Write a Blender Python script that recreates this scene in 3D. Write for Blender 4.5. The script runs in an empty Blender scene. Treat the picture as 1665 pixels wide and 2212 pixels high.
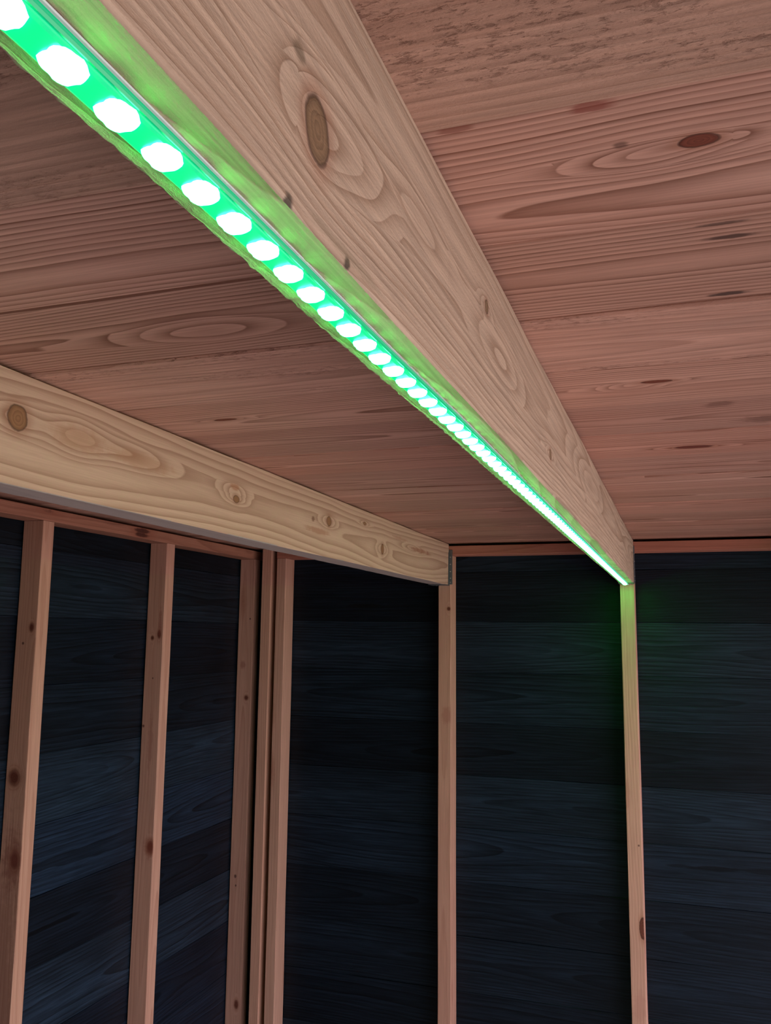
import bpy, bmesh, math, random
from mathutils import Matrix, Vector
from mathutils import noise as mnoise

scene = bpy.context.scene
COL = scene.collection

# ------------------------------------------------------------------ camera
RES_X, RES_Y, FPX = 1665, 2212, 1867.379
YAW, PITCH, ROLL = -0.33111, 0.14191, 0.01109
right = Vector((math.cos(YAW), -math.sin(YAW), 0))
fwd = Vector((math.sin(YAW) * math.cos(PITCH), math.cos(YAW) * math.cos(PITCH), math.sin(PITCH)))
up = right.cross(fwd)
r2 = right * math.cos(ROLL) + up * math.sin(ROLL)
u2 = -right * math.sin(ROLL) + up * math.cos(ROLL)
cam_data = bpy.data.cameras.new('camera')
cam = bpy.data.objects.new('camera', cam_data)
COL.objects.link(cam)
cam.matrix_world = Matrix(((r2.x, u2.x, -fwd.x, 0.14693), (r2.y, u2.y, -fwd.y, -2.9752),
                           (r2.z, u2.z, -fwd.z, -0.31615), (0, 0, 0, 1)))
cam_data.sensor_fit = 'VERTICAL'
cam_data.sensor_height = 24.0
cam_data.lens = FPX / RES_Y * 24.0
cam_data.clip_start = 0.02
cam_data.clip_end = 200
scene.camera = cam

# ------------------------------------------------------------------ view
scene.view_settings.view_transform = 'Standard'
scene.view_settings.look = 'None'
scene.view_settings.gamma = 1.0
scene.view_settings.use_curve_mapping = False
scene.view_settings.exposure = 0.0

# ------------------------------------------------------------------ daylight: overcast sky over a dim ground
SKY_STRENGTH = 4.15
world = bpy.data.worlds.new('overcast_sky')
scene.world = world
world.use_nodes = True
wn = world.node_tree.nodes
wl = world.node_tree.links
wn.clear()
wo = wn.new('ShaderNodeOutputWorld')
bg = wn.new('ShaderNodeBackground')
tc = wn.new('ShaderNodeTexCoord')
sep = wn.new('ShaderNodeSeparateXYZ')
rmp = wn.new('ShaderNodeValToRGB')
wl.new(tc.outputs['Generated'], sep.inputs[0])
mp = wn.new('ShaderNodeMath'); mp.operation = 'MULTIPLY_ADD'
mp.inputs[1].default_value = 0.5; mp.inputs[2].default_value = 0.5
wl.new(sep.outputs[2], mp.inputs[0])
wl.new(mp.outputs[0], rmp.inputs[0])
cr = rmp.color_ramp
cr.elements[0].position = 0.47; cr.elements[0].color = (0.58, 0.50, 0.50, 1)
cr.elements[1].position = 0.53; cr.elements[1].color = (0.84, 0.78, 0.97, 1)
e = cr.elements.new(1.0); e.color = (0.92, 0.86, 1.0, 1)
wl.new(rmp.outputs[0], bg.inputs[0])
bg.inputs[1].default_value = SKY_STRENGTH
wl.new(bg.outputs[0], wo.inputs[0])


# ------------------------------------------------------------------ node helper
def lin(c):
    def f(v):
        v /= 255.0
        return v / 12.92 if v <= 0.04045 else ((v + 0.055) / 1.055) ** 2.4
    return (f(c[0]), f(c[1]), f(c[2]), 1.0)


class G:
    """tiny expression wrapper over shader math nodes"""
    def __init__(self, nt, sock):
        self.nt, self.s = nt, sock

    def op(self, kind, *others, clamp=False):
        n = self.nt.nodes.new('ShaderNodeMath')
        n.operation = kind
        n.use_clamp = clamp
        self.nt.links.new(self.s, n.inputs[0])
        for i, o in enumerate(others):
            if isinstance(o, G):
                self.nt.links.new(o.s, n.inputs[i + 1])
            else:
                n.inputs[i + 1].default_value = o
        return G(self.nt, n.outputs[0])

    def __add__(self, o): return self.op('ADD', o)
    def __sub__(self, o): return self.op('SUBTRACT', o)
    def __mul__(self, o): return self.op('MULTIPLY', o)
    def __truediv__(self, o): return self.op('DIVIDE', o)


def sstep(x, a, b):
    n = x.nt.nodes.new('ShaderNodeMapRange')
    n.interpolation_type = 'SMOOTHSTEP'
    x.nt.links.new(x.s, n.inputs[0])
    n.inputs[1].default_value = a
    n.inputs[2].default_value = b
    n.inputs[3].default_value = 0.0
    n.inputs[4].default_value = 1.0
    return G(x.nt, n.outputs[0])


def vec(nt, a, b, c):
    n = nt.nodes.new('ShaderNodeCombineXYZ')
    for i, v in enumerate((a, b, c)):
        if isinstance(v, G):
            nt.links.new(v.s, n.inputs[i])
        else:
            n.inputs[i].default_value = v
    return n.outputs[0]


def noi(nt, a, b, c, detail=2.0, rough=0.5, scale=1.0):
    n = nt.nodes.new('ShaderNodeTexNoise')
    n.inputs['Scale'].default_value = scale
    n.inputs['Detail'].default_value = detail
    n.inputs['Roughness'].default_value = rough
    nt.links.new(vec(nt, a, b, c), n.inputs['Vector'])
    return G(nt, n.outputs[0])


def mixc(nt, fac, a, b, kind='MIX'):
    n = nt.nodes.new('ShaderNodeMix')
    n.data_type = 'RGBA'
    n.blend_type = kind
    n.clamp_factor = True
    if isinstance(fac, G):
        nt.links.new(fac.s, n.inputs[0])
    else:
        n.inputs[0].default_value = fac
    for i, v in ((6, a), (7, b)):
        if isinstance(v, tuple):
            n.inputs[i].default_value = v
        else:
            nt.links.new(v, n.inputs[i])
    return n.outputs[2]


def wood(name, early, late, ring=0.0075, contrast=0.75, power=2.5, depth=(0.015, 0.07), wander=0.06,
         wob=0.25, knots=(), bends=(), stains=(), fibre=0.35, fibre_scale=420., blotch=0.35, blotch_col=None,
         knot_col=(96, 58, 38), rough=0.75, bump=0.25, fuzz=0.0, halo=True, spec=0.25, random_knots=0.0,
         knot_len=7.0, weather=0.0, saw=0.0, soft=False):
    """Procedural sawn softwood. UV 'abs' = metres along / across the piece in the building's own frame,
    UV 'loc' = the same, counted from the piece's centre line and offset per piece."""
    m = bpy.data.materials.new(name)
    m.use_nodes = True
    nt = m.node_tree
    nt.nodes.clear()
    out = nt.nodes.new('ShaderNodeOutputMaterial')
    bs = nt.nodes.new('ShaderNodeBsdfPrincipled')
    nt.links.new(bs.outputs[0], out.inputs[0])
    ua = nt.nodes.new('ShaderNodeUVMap'); ua.uv_map = 'abs'
    sa = nt.nodes.new('ShaderNodeSeparateXYZ'); nt.links.new(ua.outputs[0], sa.inputs[0])
    ul = nt.nodes.new('ShaderNodeUVMap'); ul.uv_map = 'loc'
    sl = nt.nodes.new('ShaderNodeSeparateXYZ'); nt.links.new(ul.outputs[0], sl.inputs[0])
    oi = nt.nodes.new('ShaderNodeObjectInfo')
    seed = G(nt, oi.outputs['Object Index']) * 3.713
    A, B = G(nt, sa.outputs[0]), G(nt, sa.outputs[1])
    U, Vl = G(nt, sl.outputs[0]), G(nt, sl.outputs[1])
    # edges of knots are never clean ellipses
    kn = noi(nt, A * 60.0, B * 60.0, 0.0, 3.0, 0.55)
    V = B
    hump = None
    for (u, v, R, L) in [(k[0], k[1], k[3] * 1.25, k[4]) for k in knots] + list(bends):
        du = (A - u) / L
        dv = V - v
        g1 = (du * du * -1.0).op('EXPONENT')
        t = (dv * dv - g1 * (R * R)).op('MAXIMUM', 0.0).op('SQRT') * dv.op('SIGN')
        V = t + v
        du2 = (A - u) / (L * 0.8)
        dr = (B - v) / (R * 1.15)
        hp = ((du2 * du2 + dr * dr) * -1.0).op('EXPONENT') * (1.9 + 50.0 * min(R, .02))
        hump = hp if hump is None else hump + hp
    shift = V - B
    Vd = Vl + shift
    c = (noi(nt, seed, 0.5, 1.5, 0.0) - 0.5) * 0.16 + (noi(nt, U * 0.55, Vl * 1.2, seed, 1.0) - 0.5) * (wander * 2)
    d = noi(nt, U * 0.75, seed, 4.2, 1.0) * (depth[1] - depth[0]) * 1.6 + depth[0] - (depth[1] - depth[0]) * 0.25
    y = Vd - c
    r = (y * y + d * d).op('SQRT')
    w1 = noi(nt, U * 2.2, Vd * 9.0, seed + 5.0, 2.0) - 0.5
    w2 = noi(nt, U * 12.0, Vd * 40.0, seed + 9.0, 2.0) - 0.5
    vary = noi(nt, r * 26.0, seed, 0.0, 0.0) * 1.1
    f = r / ring + vary + w1 * (wob * 6) + w2 * wob
    if hump is not None:
        f = f + hump
    ph = f.op('FRACT')
    latem = ph.op('POWER', power) * (sstep(ph, 0.93, 1.0) * -1.0 + 1.0)
    rid = noi(nt, f.op('FLOOR') * 7.31, seed, 2.0, 0.0)
    latem = latem * (rid * 1.3 + 0.25)
    fib = noi(nt, U * 9.0, Vl * fibre_scale, seed, 3.0, 0.6)
    blo = noi(nt, U * 1.6, Vl * 9.0, seed + 20.0, 3.0, 0.6)
    col = mixc(nt, latem * contrast, lin(early), lin(late))
    bc = lin(blotch_col) if blotch_col else tuple([0.62 * q for q in lin(early)[:3]] + [1.0])
    col = mixc(nt, (blo - 0.38) * 2.2 * blotch, col, bc)
    dk = G(nt, mixc_val(nt, fib))
    col = mixc(nt, fibre, col, scale_col(nt, col, dk))
    height = latem * -0.7 + fib * 0.8
    if weather > 0:
        wv = sstep(noi(nt, U * 5.0, Vl * 22.0, seed + 31.0, 4.0, 0.65), 0.5, 0.72)
        col = mixc(nt, wv * weather, col, lin((150, 140, 128)))
        ws = sstep(noi(nt, U * 14.0, Vl * 80.0, seed + 37.0, 3.0, 0.6), 0.62, 0.75)
        col = mixc(nt, ws * weather * 0.8, col, lin((70, 48, 38)))
    if saw > 0:
        tear = sstep(noi(nt, U * 90.0, Vl * 300.0, seed + 41.0, 4.0, 0.7), 0.52, 0.66) * \
            sstep(noi(nt, U * 2.0, Vl * 16.0, seed + 43.0, 1.0), 0.48, 0.62)
        col = mixc(nt, tear * saw, col, lin((104, 66, 52)))
        height = height + tear * (-3.0 * saw)
    for (u, v, ru, rv, L) in [k[:5] for k in knots]:
        du = (A - u) / ru
        dv = (B - v) / rv
        ed = (du * du + dv * dv).op('SQRT') + (kn - 0.5) * 0.45
        if halo:
            ha = sstep(ed, 2.1, 1.0)
            col = mixc(nt, ha * 0.35, col, lin((150, 92, 62)))
        inside = sstep(ed, 1.45, 0.5) if soft else sstep(ed, 1.06, 0.94)
        kr = (ed * 3.4).op('FRACT').op('POWER', 1.5)
        kc = mixc(nt, kr * 0.55, lin(knot_col), tuple([0.42 * q for q in lin(knot_col)[:3]] + [1]))
        col = mixc(nt, inside, col, kc)
        rim = sstep((ed - 1.0).op('ABSOLUTE'), 0.16, 0.02)
        col = mixc(nt, rim * (0.15 if soft else 0.6), col, lin((48, 28, 20)))
        height = height + rim * -1.0
    for (u, v, ru, rv, st, sc) in stains:
        du = (A - u) / ru
        dv = (B - v) / rv
        ed = (du * du + dv * dv).op('SQRT') + (kn - 0.5) * 1.1 + (fib - 0.5) * 0.9
        col = mixc(nt, sstep(ed, 1.25, 0.5) * st, col, lin(sc))
    if random_knots > 0:
        vo = nt.nodes.new('ShaderNodeTexVoronoi')
        vo.feature = 'F1'
        vo.inputs['Scale'].default_value = 1.0
        vo.inputs['Randomness'].default_value = 1.0
        nt.links.new(vec(nt, U * knot_len, (Vl + (kn - 0.5) * 0.003) * 26.0, seed), vo.inputs['Vector'])
        sc_ = nt.nodes.new('ShaderNodeSeparateColor')
        nt.links.new(vo.outputs['Color'], sc_.inputs[0])
        pick = G(nt, sc_.outputs[0]).op('LESS_THAN', random_knots)
        dist = G(nt, vo.outputs['Distance']) + (kn - 0.5) * 0.12
        km = sstep(dist, 0.24, 0.15) * pick
        halo_ = sstep(dist, 0.5, 0.2) * pick
        if halo:
            col = mixc(nt, halo_ * 0.45, col, lin((150, 88, 66)))
        col = mixc(nt, km * 0.9, col, lin(knot_col))
        col = mixc(nt, sstep(dist, 0.10, 0.04) * pick * 0.6, col, tuple([0.4 * q for q in lin(knot_col)[:3]] + [1]))
    tint = nt.nodes.new('ShaderNodeMix')
    tint.data_type = 'RGBA'; tint.blend_type = 'MULTIPLY'
    tint.inputs[0].default_value = 1.0
    nt.links.new(col, tint.inputs[6])
    nt.links.new(oi.outputs['Color'], tint.inputs[7])
    nt.links.new(tint.outputs[2], bs.inputs['Base Color'])
    bs.inputs['Roughness'].default_value = rough
    bs.inputs['Specular IOR Level'].default_value = spec
    if bump > 0:
        fz = noi(nt, A * 300.0, B * 700.0, seed, 3.0, 0.7) * fuzz if fuzz > 0 else None
        h = height + fz if fz is not None else height
        bp = nt.nodes.new('ShaderNodeBump')
        bp.inputs['Strength'].default_value = bump
        bp.inputs['Distance'].default_value = 0.0012
        nt.links.new(h.s, bp.inputs['Height'])
        nt.links.new(bp.outputs[0], bs.inputs['Normal'])
    return m


def mixc_val(nt, fib):
    return (sstep(fib, 0.3, 0.75) * 0.75 + 0.42).s


def scale_col(nt, col, k):
    n = nt.nodes.new('ShaderNodeVectorMath')
    n.operation = 'SCALE'
    nt.links.new(col, n.inputs[0])
    nt.links.new(k.s, n.inputs['Scale'])
    return n.outputs[0]


def plain(name, col, rough=0.5, metal=0.0, emit=None, strength=0.0, spec=0.5):
    m = bpy.data.materials.new(name)
    m.use_nodes = True
    b = m.node_tree.nodes['Principled BSDF']
    b.inputs['Base Color'].default_value = col
    b.inputs['Roughness'].default_value = rough
    b.inputs['Metallic'].default_value = metal
    b.inputs['Specular IOR Level'].default_value = spec
    if emit:
        b.inputs['Emission Color'].default_value = emit
        b.inputs['Emission Strength'].default_value = strength
    return m


# ------------------------------------------------------------------ materials
JOIST_E, JOIST_L = (205, 180, 150), (150, 112, 80)
M_led_joist = wood('rough_sawn_joist_wood', (206, 184, 160), (146, 116, 90), ring=0.0062, contrast=0.7, power=2.0,
                   knots=[(-2.646, -0.0925, 0.0125, 0.0150, 0.045), (-2.2945, -0.043, 0.006, 0.006, 0.03),
                          (-1.93, -0.095, 0.008, 0.006, 0.05)],
                   bends=[(-2.60, -0.080, 0.020, 0.07), (-2.49, -0.06, 0.016, 0.10), (-2.24, -0.07, 0.022, 0.14),
                          (-1.45, -0.05, 0.03, 0.3)],
                   stains=[(-2.6732, -0.1405, 0.004, 0.0045, 0.85, (62, 58, 48)),
                           (-2.6071, -0.1385, 0.004, 0.0030, 0.85, (58, 52, 44)),
                           (-2.668, -0.068, 0.006, 0.006, 0.6, (98, 84, 62)),
                           (-1.5242, -0.0893, 0.012, 0.004, 0.5, (110, 84, 66)),
                           (-2.6, -0.135, 0.05, 0.004, 0.3, (120, 112, 84))],
                   depth=(0.02, 0.09), knot_col=(142, 116, 88), blotch=0.3, blotch_col=(158, 128, 104), fibre=0.4,
                   bump=0.45, fuzz=1.4, weather=0.15, rough=0.85)
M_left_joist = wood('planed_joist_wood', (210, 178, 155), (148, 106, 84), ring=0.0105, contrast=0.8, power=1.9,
                    knots=[(-2.1456, -0.0575, 0.0160, 0.0155, 0.07), (-1.593, -0.0735, 0.011, 0.0065, 0.05),
                           (-1.155, -0.058, 0.012, 0.011, 0.06), (-0.7779, -0.0855, 0.010, 0.0135, 0.06),
                           (-0.918, -0.033, 0.010, 0.004, 0.04)],
                    bends=[(-2.04, -0.057, 0.026, 0.075), (-1.93, -0.056, 0.022, 0.15), (-1.60, -0.058, 0.012, 0.06),
                           (-0.5, -0.055, 0.012, 0.13)],
                    stains=[(-1.60, -0.052, 0.02, 0.006, 0.6, (168, 108, 74)),
                            (-1.22, -0.087, 0.07, 0.007, 0.5, (160, 100, 72)),
                            (-0.43, -0.056, 0.12, 0.007, 0.65, (150, 92, 70)),
                            (-0.62, -0.040, 0.08, 0.005, 0.4, (160, 104, 80)),
                            (-1.245, -0.064, 0.008, 0.006, 0.7, (110, 66, 44)),
                            (-2.03, -0.058, 0.06, 0.018, 0.35, (176, 126, 88)),
                            (-1.89, -0.060, 0.09, 0.013, 0.35, (178, 128, 92)),
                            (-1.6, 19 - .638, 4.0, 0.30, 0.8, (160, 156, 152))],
                    depth=(0.02, 0.07), wob=0.16, knot_col=(156, 114, 82), blotch=0.12, fibre=0.15, bump=0.12, rough=0.65)
M_ceiling = wood('reddish_ceiling_board_wood', (204, 158, 137), (124, 82, 64), ring=0.0062, contrast=1.0, power=1.8,
                 knots=[(0.1674, -2.4170, 0.0120, 0.0075, 0.05), (0.1248, -1.8729, 0.018, 0.006, 0.05),
                        (0.1720, -1.4680, 0.028, 0.010, 0.08), (-0.5364, -2.0297, 0.010, 0.005, 0.04),
                        (-0.4953, -1.8527, 0.018, 0.005, 0.06)],
                 bends=[(0.1308, -2.408, 0.014, 0.06), (-0.33, -2.20, 0.03, 0.12),
                        (0.09, -1.86, 0.016, 0.05)],
                 stains=[(0.1862, -2.2903, 0.022, 0.003, 0.75, (74, 50, 40)), (0.1943, -2.2650, 0.02, 0.0045, 0.8, (66, 42, 34)),
                         (0.1990, -2.1405, 0.020, 0.005, 0.85, (52, 34, 28)), (0.1187, -2.4274, 0.006, 0.004, 0.7, (88, 58, 46)),
                         (0.2050, -1.732, 0.022, 0.016, 0.5, (96, 56, 44)), (0.29, -1.63, 0.06, 0.022, 0.55, (92, 54, 42)),
                         (0.175, -1.468, 0.03, 0.011, 0.6, (104, 54, 44)), (0.105, -2.476, 0.014, 0.006, 0.7, (128, 60, 48)),
                         (0.02, -2.478, 0.012, 0.005, 0.6, (120, 62, 48))],
                 depth=(0.012, 0.075), wander=0.05, knot_col=(120, 62, 44), blotch=0.45, blotch_col=(168, 112, 90),
                 fibre=0.3, fibre_scale=330., bump=0.3, rough=0.72)
M_ceiling_rough = wood('rough_sawn_ceiling_board_wood', (206, 162, 138), (142, 98, 76), ring=0.0080, contrast=0.5, power=1.8,
                       depth=(0.02, 0.09), blotch=0.5, blotch_col=(172, 130, 108), fibre=0.4, fibre_scale=260., bump=0.6, fuzz=1.2,
                       rough=0.85, saw=0.5, weather=0.12)
M_stud = wood('stud_wood', (206, 160, 136), (168, 112, 88), ring=0.0070, contrast=0.45, power=2.0, depth=(0.01, 0.05),
              blotch=0.25, fibre=0.25, random_knots=0.075, knot_len=5.0, knot_col=(104, 52, 38), bump=0.15, rough=0.7)
M_plate = wood('top_plate_wood', (184, 126, 102), (132, 80, 60), ring=0.0090, contrast=0.5, power=2.0, depth=(0.01, 0.05),
               blotch=0.6, blotch_col=(132, 78, 64), fibre=0.3, random_knots=0.10, knot_len=5.0, knot_col=(74, 38, 28), bump=0.2)
M_black = wood('black_stained_cladding_wood', (38, 50, 62), (10, 13, 16), ring=0.0080, contrast=0.75, power=1.4,
               depth=(0.012, 0.08), blotch=0.75, blotch_col=(9, 12, 15), fibre=0.8, fibre_scale=240., random_knots=0.02,
               knot_len=3.0, knot_col=(22, 26, 28), bump=0.35, rough=0.42, spec=0.16, halo=False)
M_roof = plain('roofing_felt', lin((40, 30, 26)), 0.9)
M_zinc = plain('galvanised_steel', lin((120, 126, 132)), 0.45, 0.9)
M_nail = plain('bright_nail_steel', lin((215, 215, 210)), 0.3, 1.0)
M_sleeve = plain('lit_silicone_sleeve', lin((20, 150, 90)), 0.25, emit=(0.0, 0.74, 0.32, 1), strength=0.8)
M_side = plain('sleeve_side_wall', lin((10, 90, 66)), 0.2, emit=(0.0, 0.42, 0.16, 1), strength=1.0)
M_added_glow = plain('added_green_glow', lin((60, 200, 120)), 0.3, emit=(0.0, 1.0, 0.10, 1), strength=3.0)  # extra emitter out of view, added to tint the ceiling green
M_lens = plain('glowing_led_lens', lin((230, 240, 235)), 0.3, emit=(0.02, 1.0, 0.11, 1), strength=62.0)
M_cap = plain('end_cap_silicone', lin((200, 210, 205)), 0.4)
M_print = plain('strip_circuit_white', lin((220, 225, 220)), 0.5)


def floor_mat():
    m = bpy.data.materials.new('concrete_floor')
    m.use_nodes = True
    nt = m.node_tree
    b = nt.nodes['Principled BSDF']
    t = nt.nodes.new('ShaderNodeTexCoord')
    n = nt.nodes.new('ShaderNodeTexNoise'); n.inputs['Scale'].default_value = 3.0; n.inputs['Detail'].default_value = 8
    nt.links.new(t.outputs['Object'], n.inputs['Vector'])
    r = nt.nodes.new('ShaderNodeValToRGB')
    r.color_ramp.elements[0].color = lin((178, 176, 178)); r.color_ramp.elements[1].color = lin((214, 210, 208))
    nt.links.new(n.outputs[0], r.inputs[0]); nt.links.new(r.outputs[0], b.inputs['Base Color'])
    b.inputs['Roughness'].default_value = 0.9
    return m


# ------------------------------------------------------------------ object helpers
_idx = [3]


def link_mesh(name, me, mat, parent=None):
    o = bpy.data.objects.new(name, me)
    COL.objects.link(o)
    if mat is not None and not me.materials:
        me.materials.append(mat)
    if parent is not None:
        o.parent = parent
    return o


def empty(name, loc):
    o = bpy.data.objects.new(name, None)
    COL.objects.link(o)
    o.location = loc
    o.empty_display_size = 0.05
    return o


def tag(o, label=None, cat=None, group=None, kind=None):
    if label: o['label'] = label
    if cat: o['category'] = cat
    if group: o['group'] = group
    if kind: o['kind'] = kind
    return o


def lumber(name, a, b, axis, mat, parent=None, main=None, cham=0.002, seg=0.05, jit=0.0004, seed=None, tint=(1, 1, 1),
           rag=None, warp=None):
    """A sawn piece from corner a to corner b, its grain along `axis`. main = outward axis/sign ('+x') of the side whose
    'abs' UV are the building's own coordinates. rag = (corner index list, amplitude): torn, fuzzy arrises."""
    ax = 'xyz'.index(axis)
    o1, o2 = [i for i in range(3) if i != ax]
    L = b[ax] - a[ax]
    n = max(1, int(round(L / seg)))
    # cross-section, (o1, o2) pairs, chamfered
    p0, p1, q0, q1 = a[o1], b[o1], a[o2], b[o2]
    c = cham
    sec = [(p0 + c, q0), (p1 - c, q0), (p1, q0 + c), (p1, q1 - c), (p1 - c, q1), (p0 + c, q1), (p0, q1 - c), (p0, q0 + c)]
    rnd = random.Random(seed if seed is not None else _idx[0] * 17 + 5)
    idx = _idx[0]; _idx[0] += 1
    verts, faces = [], []
    centre = [(a[i] + b[i]) / 2 for i in range(3)]
    origin = Vector(centre)
    ph = rnd.uniform(0, 100)
    for k in range(n + 1):
        t = a[ax] + L * k / n
        for ci, (p, q) in enumerate(sec):
            dp = jit * mnoise.noise(Vector((t * 4 + ph, ci * 3.1, 0.5))) * 2
            dq = jit * mnoise.noise(Vector((t * 4 + ph, ci * 3.1, 7.5))) * 2
            if rag and ci in rag[0]:
                nz = mnoise.noise(Vector((t * 110, ci * 5.0, 1.0))) + 0.7 * mnoise.noise(Vector((t * 320, ci * 9.0, 3.0)))
                dp += rag[1] * nz * 0.7
                dq += rag[1] * nz
            if warp:
                wp, wq = warp(t)
                dp += wp; dq += wq
            v = [0, 0, 0]
            v[ax] = t; v[o1] = p + dp; v[o2] = q + dq
            verts.append(Vector(v) - origin)
    for k in range(n):
        for ci in range(8):
            i0 = k * 8 + ci; i1 = k * 8 + (ci + 1) % 8
            faces.append((i0, i1, i1 + 8, i0 + 8))
    faces.append(tuple(range(7, -1, -1)))
    faces.append(tuple(n * 8 + i for i in range(8)))
    me = bpy.data.meshes.new(name)
    me.from_pydata([tuple(v) for v in verts], [], faces)
    me.update()
    bm = bmesh.new(); bm.from_mesh(me)
    bmesh.ops.recalc_face_normals(bm, faces=bm.faces)
    ua = bm.loops.layers.uv.new('abs'); ul = bm.loops.layers.uv.new('loc')
    if main is None:
        mi, ms = (o1 if (b[o1] - a[o1]) < (b[o2] - a[o2]) else o2), 1
    else:
        mi, ms = 'xyz'.index(main[1]), (1 if main[0] == '+' else -1)
    for f in bm.faces:
        nrm = f.normal
        ai = max(range(3), key=lambda i: abs(nrm[i]))
        sgn = 1 if nrm[ai] > 0 else -1
        side = ai * 2 + (sgn > 0)
        is_main = (ai == mi and sgn == ms)
        off = 0.0 if is_main else 7.0 + side * 3.0
        for lp in f.loops:
            co = lp.vert.co + origin
            if ai == ax:
                u_, v_, cv = co[o1], co[o2], centre[o2]
            else:
                other = o2 if ai == o1 else o1
                u_, v_, cv = co[ax], co[other], centre[other]
            lp[ua].uv = (u_, v_ + off) if main is not None else (u_ + 50 + idx * 3, v_ + 20)
            lp[ul].uv = (u_ + idx * 5.37 + side * 11.3, v_ - cv)
    bm.to_mesh(me); bm.free()
    me.materials.append(mat)
    o = bpy.data.objects.new(name, me)
    COL.objects.link(o)
    o.location = origin
    if parent is not None:
        o.parent = parent
        o.location = origin - parent.location
    o.pass_index = idx % 60
    o.color = (tint[0], tint[1], tint[2], 1)
    return o


# ------------------------------------------------------------------ structure
XL = -1.4355          # inner face of the left wall cladding
XR = 1.75             # the roof's free edge on the open right side
YB = -4.3             # the roof's rear edge, behind the viewer
ZF = -2.28            # floor
T_CLAD = 0.018

# floor
me = bpy.data.meshes.new('floor')
x0, x1, y0, y1, z0, z1 = XL - .05, XR + .3, YB - .3, .05, ZF - .08, ZF
me.from_pydata([(x0, y0, z0), (x1, y0, z0), (x1, y1, z0), (x0, y1, z0), (x0, y0, z1), (x1, y0, z1), (x1, y1, z1), (x0, y1, z1)],
               [], [(0, 3, 2, 1), (4, 5, 6, 7), (0, 1, 5, 4), (1, 2, 6, 5), (2, 3, 7, 6), (3, 0, 4, 7)])
fl = link_mesh('floor', me, floor_mat())
tag(fl, kind='structure')

# ceiling: roofing felt sheet above, individual boards below
me = bpy.data.meshes.new('ceiling')
x0, x1, y0, y1, z0, z1 = XL - .06, XR, YB, .06, .026, .040
me.from_pydata([(x0, y0, z0), (x1, y0, z0), (x1, y1, z0), (x0, y1, z0), (x0, y0, z1), (x1, y0, z1), (x1, y1, z1), (x0, y1, z1)],
               [], [(0, 3, 2, 1), (4, 5, 6, 7), (0, 1, 5, 4), (1, 2, 6, 5), (2, 3, 7, 6), (3, 0, 4, 7)])
ceiling = link_mesh('ceiling', me, M_roof)
tag(ceiling, kind='structure')
seams = [YB, -4.085, -3.91, -3.735, -3.555, -3.38, -3.20, -3.022, -2.842, -2.662]
seams = [YB, -4.09, -3.91, -3.73, -3.555, -3.375, -3.195, -3.02, -2.845, -2.6625]
seams = [YB + .02, -4.09, -3.91, -3.735, -3.555, -3.375, -3.195, -3.017, -2.840, -2.6615, -2.4837, -2.3050, -2.1275,
         -1.9440, -1.7680, -1.5830, -1.4050, -1.2020, -1.0300, -0.8520, -0.6730, -0.4950, -0.3160, -0.1370, 0.020]
ROUGH = {9: 1, 12: 1, 15: 0}
CT = {9: (.90, .92, .92), 10: (1.0, 1.0, 1.0), 11: (.86, .84, .82), 12: (1.0, .93, .95), 13: (.98, .94, .92), 14: (.86, .82, .82),
      15: (.96, .86, .84), 16: (.84, .80, .80), 17: (.96, .94, .94), 18: (.84, .82, .80), 19: (.92, .84, .82),
      20: (.80, .78, .76), 21: (.9, .84, .82), 22: (.78, .74, .72), 23: (.88, .82, .8)}
PROUD = {8: .0, 9: .0, 10: .004, 11: .004, 12: .0015, 13: .0025, 14: .004, 15: .002, 16: .004, 17: .002, 18: .0035, 19: .0015}
for i in range(len(seams) - 1):
    g = 0.0005
    pz = PROUD.get(i, random.Random(i).uniform(0, .003)) + .0004
    lumber('plank', (XL - .020, seams[i] + g, pz), (XR - .01, seams[i + 1] - g, 0.0255), 'x',
           M_ceiling_rough if ROUGH.get(i) else M_ceiling, ceiling, main='-z', cham=0.0022, seg=0.12, jit=.0006,
           tint=CT.get(i, (.9, .88, .86)))

# walls: black stained horizontal cladding on a dark membrane
def clad_wall(name, seams_z, plane, tints):
    root_me = bpy.data.meshes.new(name)
    if plane == 'rear':
        x0, x1, y0, y1 = XL + .002, XR - .02, YB + .024, YB + .032
    elif plane == 'y':
        x0, x1, y0, y1 = XL - .035, XR + .0, T_CLAD + .004, T_CLAD + .012
    else:
        x0, x1, y0, y1 = XL - T_CLAD - .012, XL - T_CLAD - .004, YB + .05, .0215
    z0, z1 = ZF, (-.001 if plane == 'rear' else .0252)
    root_me.from_pydata([(x0, y0, z0), (x1, y0, z0), (x1, y1, z0), (x0, y1, z0), (x0, y0, z1), (x1, y0, z1), (x1, y1, z1), (x0, y1, z1)],
                        [], [(0, 3, 2, 1), (4, 5, 6, 7), (0, 1, 5, 4), (1, 2, 6, 5), (2, 3, 7, 6), (3, 0, 4, 7)])
    root = link_mesh(name, root_me, M_roof)
    tag(root, kind='structure')
    for i in range(len(seams_z) - 1):
        zt, zb = seams_z[i], seams_z[i + 1]
        t = tints[i] if i < len(tints) else (.8, .8, .8)
        pr = random.Random(i * 7 + len(name)).uniform(0, .0025)
        if plane == 'rear':
            lumber('plank', (XL + .002, YB + .033, zb + .0003), (XR - .02, YB + .051, zt - .0003), 'x', M_black, root, cham=.0009,
                   seg=.5, jit=.0007, tint=t)
        elif plane == 'y':
            lumber('plank', (XL - .01, pr, zb + .0003), (XR - .01, T_CLAD, zt - .0003), 'x', M_black, root, cham=.0009,
                   seg=.15, jit=.0007, tint=t)
        else:
            lumber('plank', (XL - T_CLAD, YB + .055, zb + .0003), (XL - pr, -.0005, zt - .0003), 'y', M_black, root, cham=.0009,
                   seg=.15, jit=.0007, tint=t)
    return root


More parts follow.
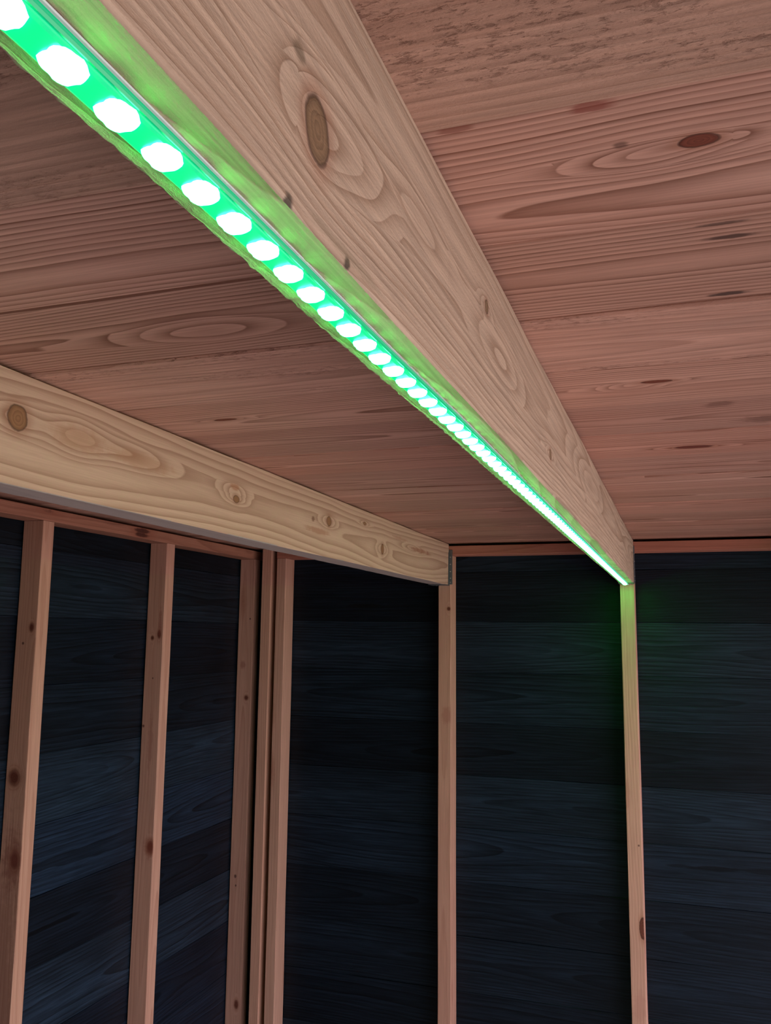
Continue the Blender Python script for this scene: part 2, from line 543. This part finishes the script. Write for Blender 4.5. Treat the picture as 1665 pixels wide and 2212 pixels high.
zb = [-.002, -.0915] + [-.0915 - .1733 * k for k in range(1, 13)]
zb = [z for z in zb if z > ZF + .03] + [ZF + .002]
clad_wall('wall_back', zb, 'y', [(.75, .78, .85), (.42, .42, .46), (1.0, 1.03, 1.1), (.68, .76, .82), (.42, .44, .48),
                                 (.85, .92, 1.0), (.78, .86, .98), (.50, .55, .62), (.58, .64, .72), (.45, .5, .58)])
zl = [-.002, -.1015] + [-.1015 - .1762 * k for k in range(1, 13)]
zl = [z for z in zl if z > ZF + .03] + [ZF + .002]
clad_wall('wall_left', zl, 'x', [(.35, .38, .38), (.72, .76, .80), (.40, .42, .50), (.42, .46, .52), (1.0, 1.12, 1.22),
                                 (.92, 1.05, 1.28), (.36, .38, .46), (1.05, 1.1, 1.22), (.50, .52, .66), (.6, .64, .8)])

clad_wall('wall_rear', zl, 'rear', [])  # unseen wall, added to block light from behind so the right side dominates

# ------------------------------------------------------------------ framing
D_ = 0.0752
XP = -1.372           # room face of the left wall framing
PL_T, PL_B = -0.0055, -0.0375
STB = -0.0380
bx0 = -1.2740
o = lumber('top_plate', (bx0, -D_, PL_B), (XR - .02, -.0004, PL_T), 'x', M_plate, cham=.0015, tint=(1.06, .96, .98))
tag(o, 'reddish top plate running across the back wall behind the joist ends', 'plate')
o = lumber('top_plate', (XL + .0026, YB + .08, PL_B), (XP, -.0004, PL_T), 'y', M_plate, cham=.0015, tint=(.86, .86, .84))
tag(o, 'brown knotty top plate along the left wall under the ceiling', 'plate')
o = lumber('bottom_plate', (bx0, -D_, ZF), (XR - .02, -.0004, ZF + .036), 'x', M_plate, cham=.0015)
tag(o, 'bottom plate along the foot of the back wall', 'plate')
o = lumber('bottom_plate', (XL + .0026, YB + .08, ZF), (XP, -.0004, ZF + .036), 'y', M_plate, cham=.0015)
tag(o, 'bottom plate along the foot of the left wall', 'plate')

SB = ZF + .0365
G_STUD = 'studs framing the two dark walls'
WST = wood_stud_specs = None


def stud(a, b, label, knots=None, tint=(1, 1, 1), main=None, spots=(), soft=True):
    if knots is not None:
        m = wood('stud_wood_' + str(_idx[0]), (206, 160, 136), (168, 112, 88), ring=0.0070, contrast=0.45, power=2.0, depth=(0.01, 0.05),
                 blotch=0.25, fibre=0.25, knots=knots, stains=spots, knot_col=(112, 62, 46), bump=0.15, rough=0.7,
                 random_knots=0.035, knot_len=5.0, soft=soft)
    else:
        m = M_stud
    o = lumber('wall_stud', a, b, 'z', m, cham=.0015, tint=tint, main=main, jit=.0005)
    tag(o, label, 'stud', G_STUD)
    return o


# back wall studs
stud((-1.2740, -D_, SB), (-1.2360, -.0026, STB), 'rightmost upright in the corner cluster, first stud of the back wall', tint=(.97, .93, .93))
stud((-.6530, -D_, SB), (-.6085, -.0026, STB), 'reddish back wall stud under the metal hanger of the left joist',
     tint=(.93, .84, .84), knots=[(-.2226, -.6160, .006, .006, .02)], main='-y',
     spots=[(-.5809, -.6225, .03, .02, .35, (150, 80, 66))])
stud((-.0443, -D_, SB), (0.0, -.0026, STB), 'pale back wall stud under the far end of the green-lit joist',
     tint=(1.06, 1.02, 1.02), knots=[(-1.192, -.0035, .030, .0105, .03)], main='-y',
     spots=[(-.9516, -.0095, .003, .003, .8, (70, 40, 34)), (-.80, -.04, .05, .008, .4, (168, 110, 92)),
            (-1.42, -.02, .05, .02, .3, (168, 112, 98))], soft=False)
stud((.5720, -D_, SB), (.6160, -.0026, STB), 'back wall stud under the end of the right-hand joist')
stud((1.1870, -D_, SB), (1.2310, -.0026, STB), 'back wall stud nearest the open right side')
# left wall studs
stud((XL + .0026, -1.2090, SB), (XP, -1.1675, STB), 'leftmost and nearest left wall stud, with dark knots on its shaded side',
     tint=(.92, .86, .82), knots=[(-.3055, -1.387, .010, .0065, .02), (-.6689, -1.408, .018, .016, .03), (-.86, -1.390, .02, .012, .04)],
     main='-y', spots=[(-.86, -1.392, .07, .03, .5, (128, 70, 56)), (-1.3, -1.41, .5, .05, .35, (120, 70, 60)),
                       (-.345, -1.410, .004, .004, .8, (70, 40, 34))])
stud((XL + .0026, -.6507, SB), (XP, -.6065, STB), 'second left wall stud from the left, with a large knot halfway down',
     tint=(.97, .90, .90), knots=[(-.3315, -1.410, .006, .005, .02), (-.3198, -1.386, .012, .006, .03), (-.9488, -1.3830, .017, .011, .03)],
     main='-y', spots=[(-.4537, -1.4016, .003, .003, .8, (70, 40, 34)), (-.5978, -1.4270, .004, .004, .8, (74, 40, 34)),
                       (-.28, -1.385, .05, .006, .5, (150, 84, 66)), (-.9488, -1.386, .035, .018, .5, (140, 74, 54)),
                       (-.645, -1.40, .09, .009, .35, (136, 78, 66))])
stud((XL + .0026, -.0600, SB), (XP, -.0165, STB), 'left wall stud in the corner, leftmost upright of the corner cluster',
     tint=(.90, .83, .85), knots=[(-.5488, -1.3905, .008, .0075, .02), (-1.6071, -1.3902, .014, .008, .03)], main='-y',
     spots=[(-.26, -1.385, .003, .003, .8, (60, 34, 34)), (-1.1792, -1.411, .006, .005, .8, (62, 36, 34)),
            (-.43, -1.409, .015, .012, .5, (140, 80, 66)), (-1.21, -1.408, .004, .003, .8, (62, 36, 34))])
for k, yy in enumerate((-1.805, -2.40, -3.0, -3.6, -4.15)):
    stud((XL + .0026, yy, SB), (XP, yy + .0435, STB), ['left wall stud just outside the left of the photo', 'left wall stud beside the viewer',
         'left wall stud level with the viewer', 'left wall stud behind the viewer', 'rearmost left wall stud'][k])
# corner post, standing in front of both walls' framing
o = lumber('corner_post', (-1.3320, -.0790, ZF), (-1.2940, -.0300, -.002), 'z', M_stud, cham=.0015, tint=(.97, .90, .88))
tag(o, 'slim corner post rising past both plates to the ceiling where the walls meet', 'post')


def bow_main(t):
    # the LED joist is slightly bowed sideways and its top edge waves a little
    return (0.0010 * math.sin((t + 2.9) * 2.6), 0.0)


JH = -0.1412
o = lumber('ceiling_joist', (-.0443, YB + .055, JH), (0.0, -D_ - .0006, .0002), 'y', M_led_joist, main='+x', cham=.0014, seg=.0045,
           jit=.0007, rag=([0, 7], .0010), tint=(.93, .90, .89))
tag(o, 'rough-sawn ceiling joist with the green LED strip fixed along its underside', 'joist')
XK = -.6158
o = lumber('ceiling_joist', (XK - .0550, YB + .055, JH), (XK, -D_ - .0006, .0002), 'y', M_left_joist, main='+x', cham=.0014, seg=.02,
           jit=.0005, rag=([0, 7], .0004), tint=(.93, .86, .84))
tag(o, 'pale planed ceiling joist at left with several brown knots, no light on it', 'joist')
o = lumber('ceiling_joist', (.5720, YB + .055, JH), (.6160, -D_ - .0006, .0002), 'y', M_ceiling_rough, cham=.0014, seg=.05, tint=(1.1, 1.1, 1.1))
tag(o, 'ceiling joist to the right of the green-lit one, outside the frame', 'joist')
o = lumber('ceiling_joist', (1.187, YB + .055, JH), (1.231, -D_ - .0006, .0002), 'y', M_ceiling_rough, cham=.0014, seg=.05, tint=(1.1, 1.1, 1.1))
tag(o, 'ceiling joist nearest the open right side, outside the frame', 'joist')


# ------------------------------------------------------------------ joist hangers
def box(bm, a, b):
    vs = [bm.verts.new((x, y, z)) for x in (a[0], b[0]) for y in (a[1], b[1]) for z in (a[2], b[2])]
    for f in ((0, 1, 3, 2), (4, 6, 7, 5), (0, 4, 5, 1), (2, 3, 7, 6), (0, 2, 6, 4), (1, 5, 7, 3)):
        bm.faces.new([vs[i] for i in f])


def bm_obj(name, bm, mat, parent=None):
    bmesh.ops.recalc_face_normals(bm, faces=bm.faces)
    me = bpy.data.meshes.new(name)
    bm.to_mesh(me); bm.free()
    return link_mesh(name, me, mat, parent)


nail_me = None


def hanger(xr, label, seat=.060, flange=.0125, w=.0443):
    """U-shaped face-fixed hanger: seat under the joist, two cheeks, two flanges on the wall framing, nails"""
    global nail_me
    xm = xr - w / 2
    t = .0018
    root = empty('joist_hanger', (xm, -D_, JH - t))
    tag(root, label, 'bracket')
    def R_(a, b):
        bm = bmesh.new(); box(bm, [a[i] - root.location[i] for i in range(3)], [b[i] - root.location[i] for i in range(3)]); return bm
    y_ = -D_ - .0006
    bm_obj('seat_plate', R_((xm - w / 2 - t, y_ - seat, JH - t - .0006), (xm + w / 2 + t, y_, JH - .0006)), M_zinc, root)
    for s in (-1, 1):
        xe = xm + s * (w / 2 + .0004)
        # cheek hugging the joist side, tapering from seat to top
        xa, xb = sorted((xe, xe + s * t))
        bm = bmesh.new()
        pts = [(y_, JH - .0006), (y_ - (.012 if s > 0 else seat), JH - .0006), (y_ - .006, -.030), (y_, -.022)]
        vs0 = [bm.verts.new((xa - root.location.x, p[0] - root.location.y, p[1] - root.location.z)) for p in pts]
        vs1 = [bm.verts.new((xb - root.location.x, p[0] - root.location.y, p[1] - root.location.z)) for p in pts]
        bm.faces.new(vs0); bm.faces.new(vs1[::-1])
        for i in range(4):
            j = (i + 1) % 4
            bm.faces.new((vs0[i], vs0[j], vs1[j], vs1[i]))
        bm_obj('cheek', bm, M_zinc, root)
        xa, xb = sorted((xe, xe + s * flange))
        bm_obj('flange', R_((xa, y_ - t, JH + .002), (xb, y_, -.020)), M_zinc, root)
        for z in (-.045, -.070, -.095, -.118, -.132):
            if nail_me is None:
                bm = bmesh.new()
                bmesh.ops.create_cone(bm, cap_ends=True, segments=10, radius1=.0022, radius2=.0014, depth=.0014)
                bmesh.ops.rotate(bm, verts=bm.verts, cent=(0, 0, 0), matrix=Matrix.Rotation(math.radians(90), 3, 'X'))
                nail_me = bpy.data.meshes.new('nail'); bm.to_mesh(nail_me); bm.free(); nail_me.materials.append(M_nail)
            n = bpy.data.objects.new('nail', nail_me); COL.objects.link(n); n.parent = root
            n.location = (xe + s * flange * .45 - root.location.x, y_ - t - .0006 - root.location.y, z - root.location.z)
    for k in range(3):
        n = bpy.data.objects.new('nail', nail_me); COL.objects.link(n); n.parent = root
        n.rotation_euler = (math.radians(-90), 0, 0)
        n.location = (-.012 + k * .012, -.014 - .006 * k, -.0012)
    return root


hanger(XK, 'grey metal joist hanger holding the end of the unlit left joist', w=.0550)
hanger(0.0, 'grey metal joist hanger at the end of the green-lit joist', flange=.0035)
hanger(.616, 'metal joist hanger of the joist to the right of the frame')
hanger(1.231, 'metal joist hanger of the rightmost joist')

# ------------------------------------------------------------------ LED strip under the main joist
ZB = JH - .0004       # joist underside
strip = empty('led_light_strip', (-.0221, -1.46, ZB))
tag(strip, 'green LED light strip in a silicone sleeve along the underside of the joist', 'light strip')
LX, PITCH_L, Y0 = -.0253, .02655, -2.8060
ys, ye = -2.95, -.084


def profile(name, pts, y0, y1, mat, wave=0.0, seg=.02):
    bm = bmesh.new()
    n = int((y1 - y0) / seg)
    rows = []
    for k in range(n + 1):
        y = y0 + (y1 - y0) * k / n
        dx = wave * mnoise.noise(Vector((y * 5, 0, 0)))
        dz = wave * .25 * mnoise.noise(Vector((y * 7, 3, 0)))
        rows.append([bm.verts.new((p[0] + dx - strip.location.x, y - strip.location.y, min(p[1] + dz, ZB) - strip.location.z)) for p in pts])
    m = len(pts)
    for k in range(n):
        for i in range(m):
            j = (i + 1) % m
            bm.faces.new((rows[k][i], rows[k][j], rows[k + 1][j], rows[k + 1][i]))
    bm.faces.new(rows[0]); bm.faces.new(rows[-1][::-1])
    return bm_obj(name, bm, mat, strip)


# low rounded sleeve body, hidden emitter added to throw green up-left, clear side wall and the thin lip of the adhesive base
sl = [(-.0322, ZB), (-.0322, ZB - .0036), (-.0314, ZB - .0041), (-.0200, ZB - .0041), (-.0188, ZB - .0036), (-.0184, ZB - .0026), (-.0184, ZB)]
profile('sleeve', sl, ys, ye, M_sleeve, wave=.0005)
profile('added_glow_flank', [(-.0323, ZB - .0006), (-.0328, ZB - .0008), (-.0328, ZB - .0032), (-.0323, ZB - .0036)], ys, ye, M_added_glow, wave=.0005)
profile('side_wall', [(-.0182, ZB), (-.0182, ZB - .0030), (-.0176, ZB - .0030), (-.0170, ZB - .0020), (-.0170, ZB)], ys, ye, M_side, wave=.0005)
profile('lip', [(-.0168, ZB), (-.0168, ZB - .0006), (-.0158, ZB - .0005), (-.0155, ZB)], ys, ye, M_cap, wave=.0005)

# one LED lens, repeated
bm = bmesh.new()
bmesh.ops.create_uvsphere(bm, u_segments=28, v_segments=8, radius=1.0)
for v in bm.verts:
    # squarish dome with soft corners
    x, y, z = v.co
    s = (abs(x) ** 3.2 + abs(y) ** 3.2 + 1e-9) ** (-1 / 3.2) * math.hypot(x, y) if math.hypot(x, y) > 1e-6 else 1
    ang = math.atan2(y, x)
    wv = 1 + .035 * math.sin(ang * 5 + .6) + .02 * math.sin(ang * 9) + .05 * mnoise.noise(Vector((x * 3, y * 3, 0)))
    v.co = (x * s * .0067 * wv, y * s * .0080 * wv - .16 * x * s * .0070, z * .0036)
lens_me = bpy.data.meshes.new('led')
bm.to_mesh(lens_me); bm.free()
for p in lens_me.polygons: p.use_smooth = True
lens_me.materials.append(M_lens)
k = -2
while True:
    y = Y0 + PITCH_L * k
    if y > ye - .030:
        break
    if y > ys + .01:
        dx = .0006 * mnoise.noise(Vector((y * 5, 0, 0)))
        o = bpy.data.objects.new('led', lens_me)
        COL.objects.link(o)
        o.parent = strip
        o.location = (LX + dx - strip.location.x, y - strip.location.y, ZB - .0040 - strip.location.z)
    k += 1
bm = bmesh.new()
a = Vector((-.0330, ye - .014, ZB - .0048)) - strip.location
b = Vector((-.0155, ye + .005, ZB)) - strip.location
box(bm, a, b)
bmesh.ops.bevel(bm, geom=bm.edges[:], offset=.001, segments=2, affect='EDGES')
bm_obj('end_cap', bm, M_cap, strip)
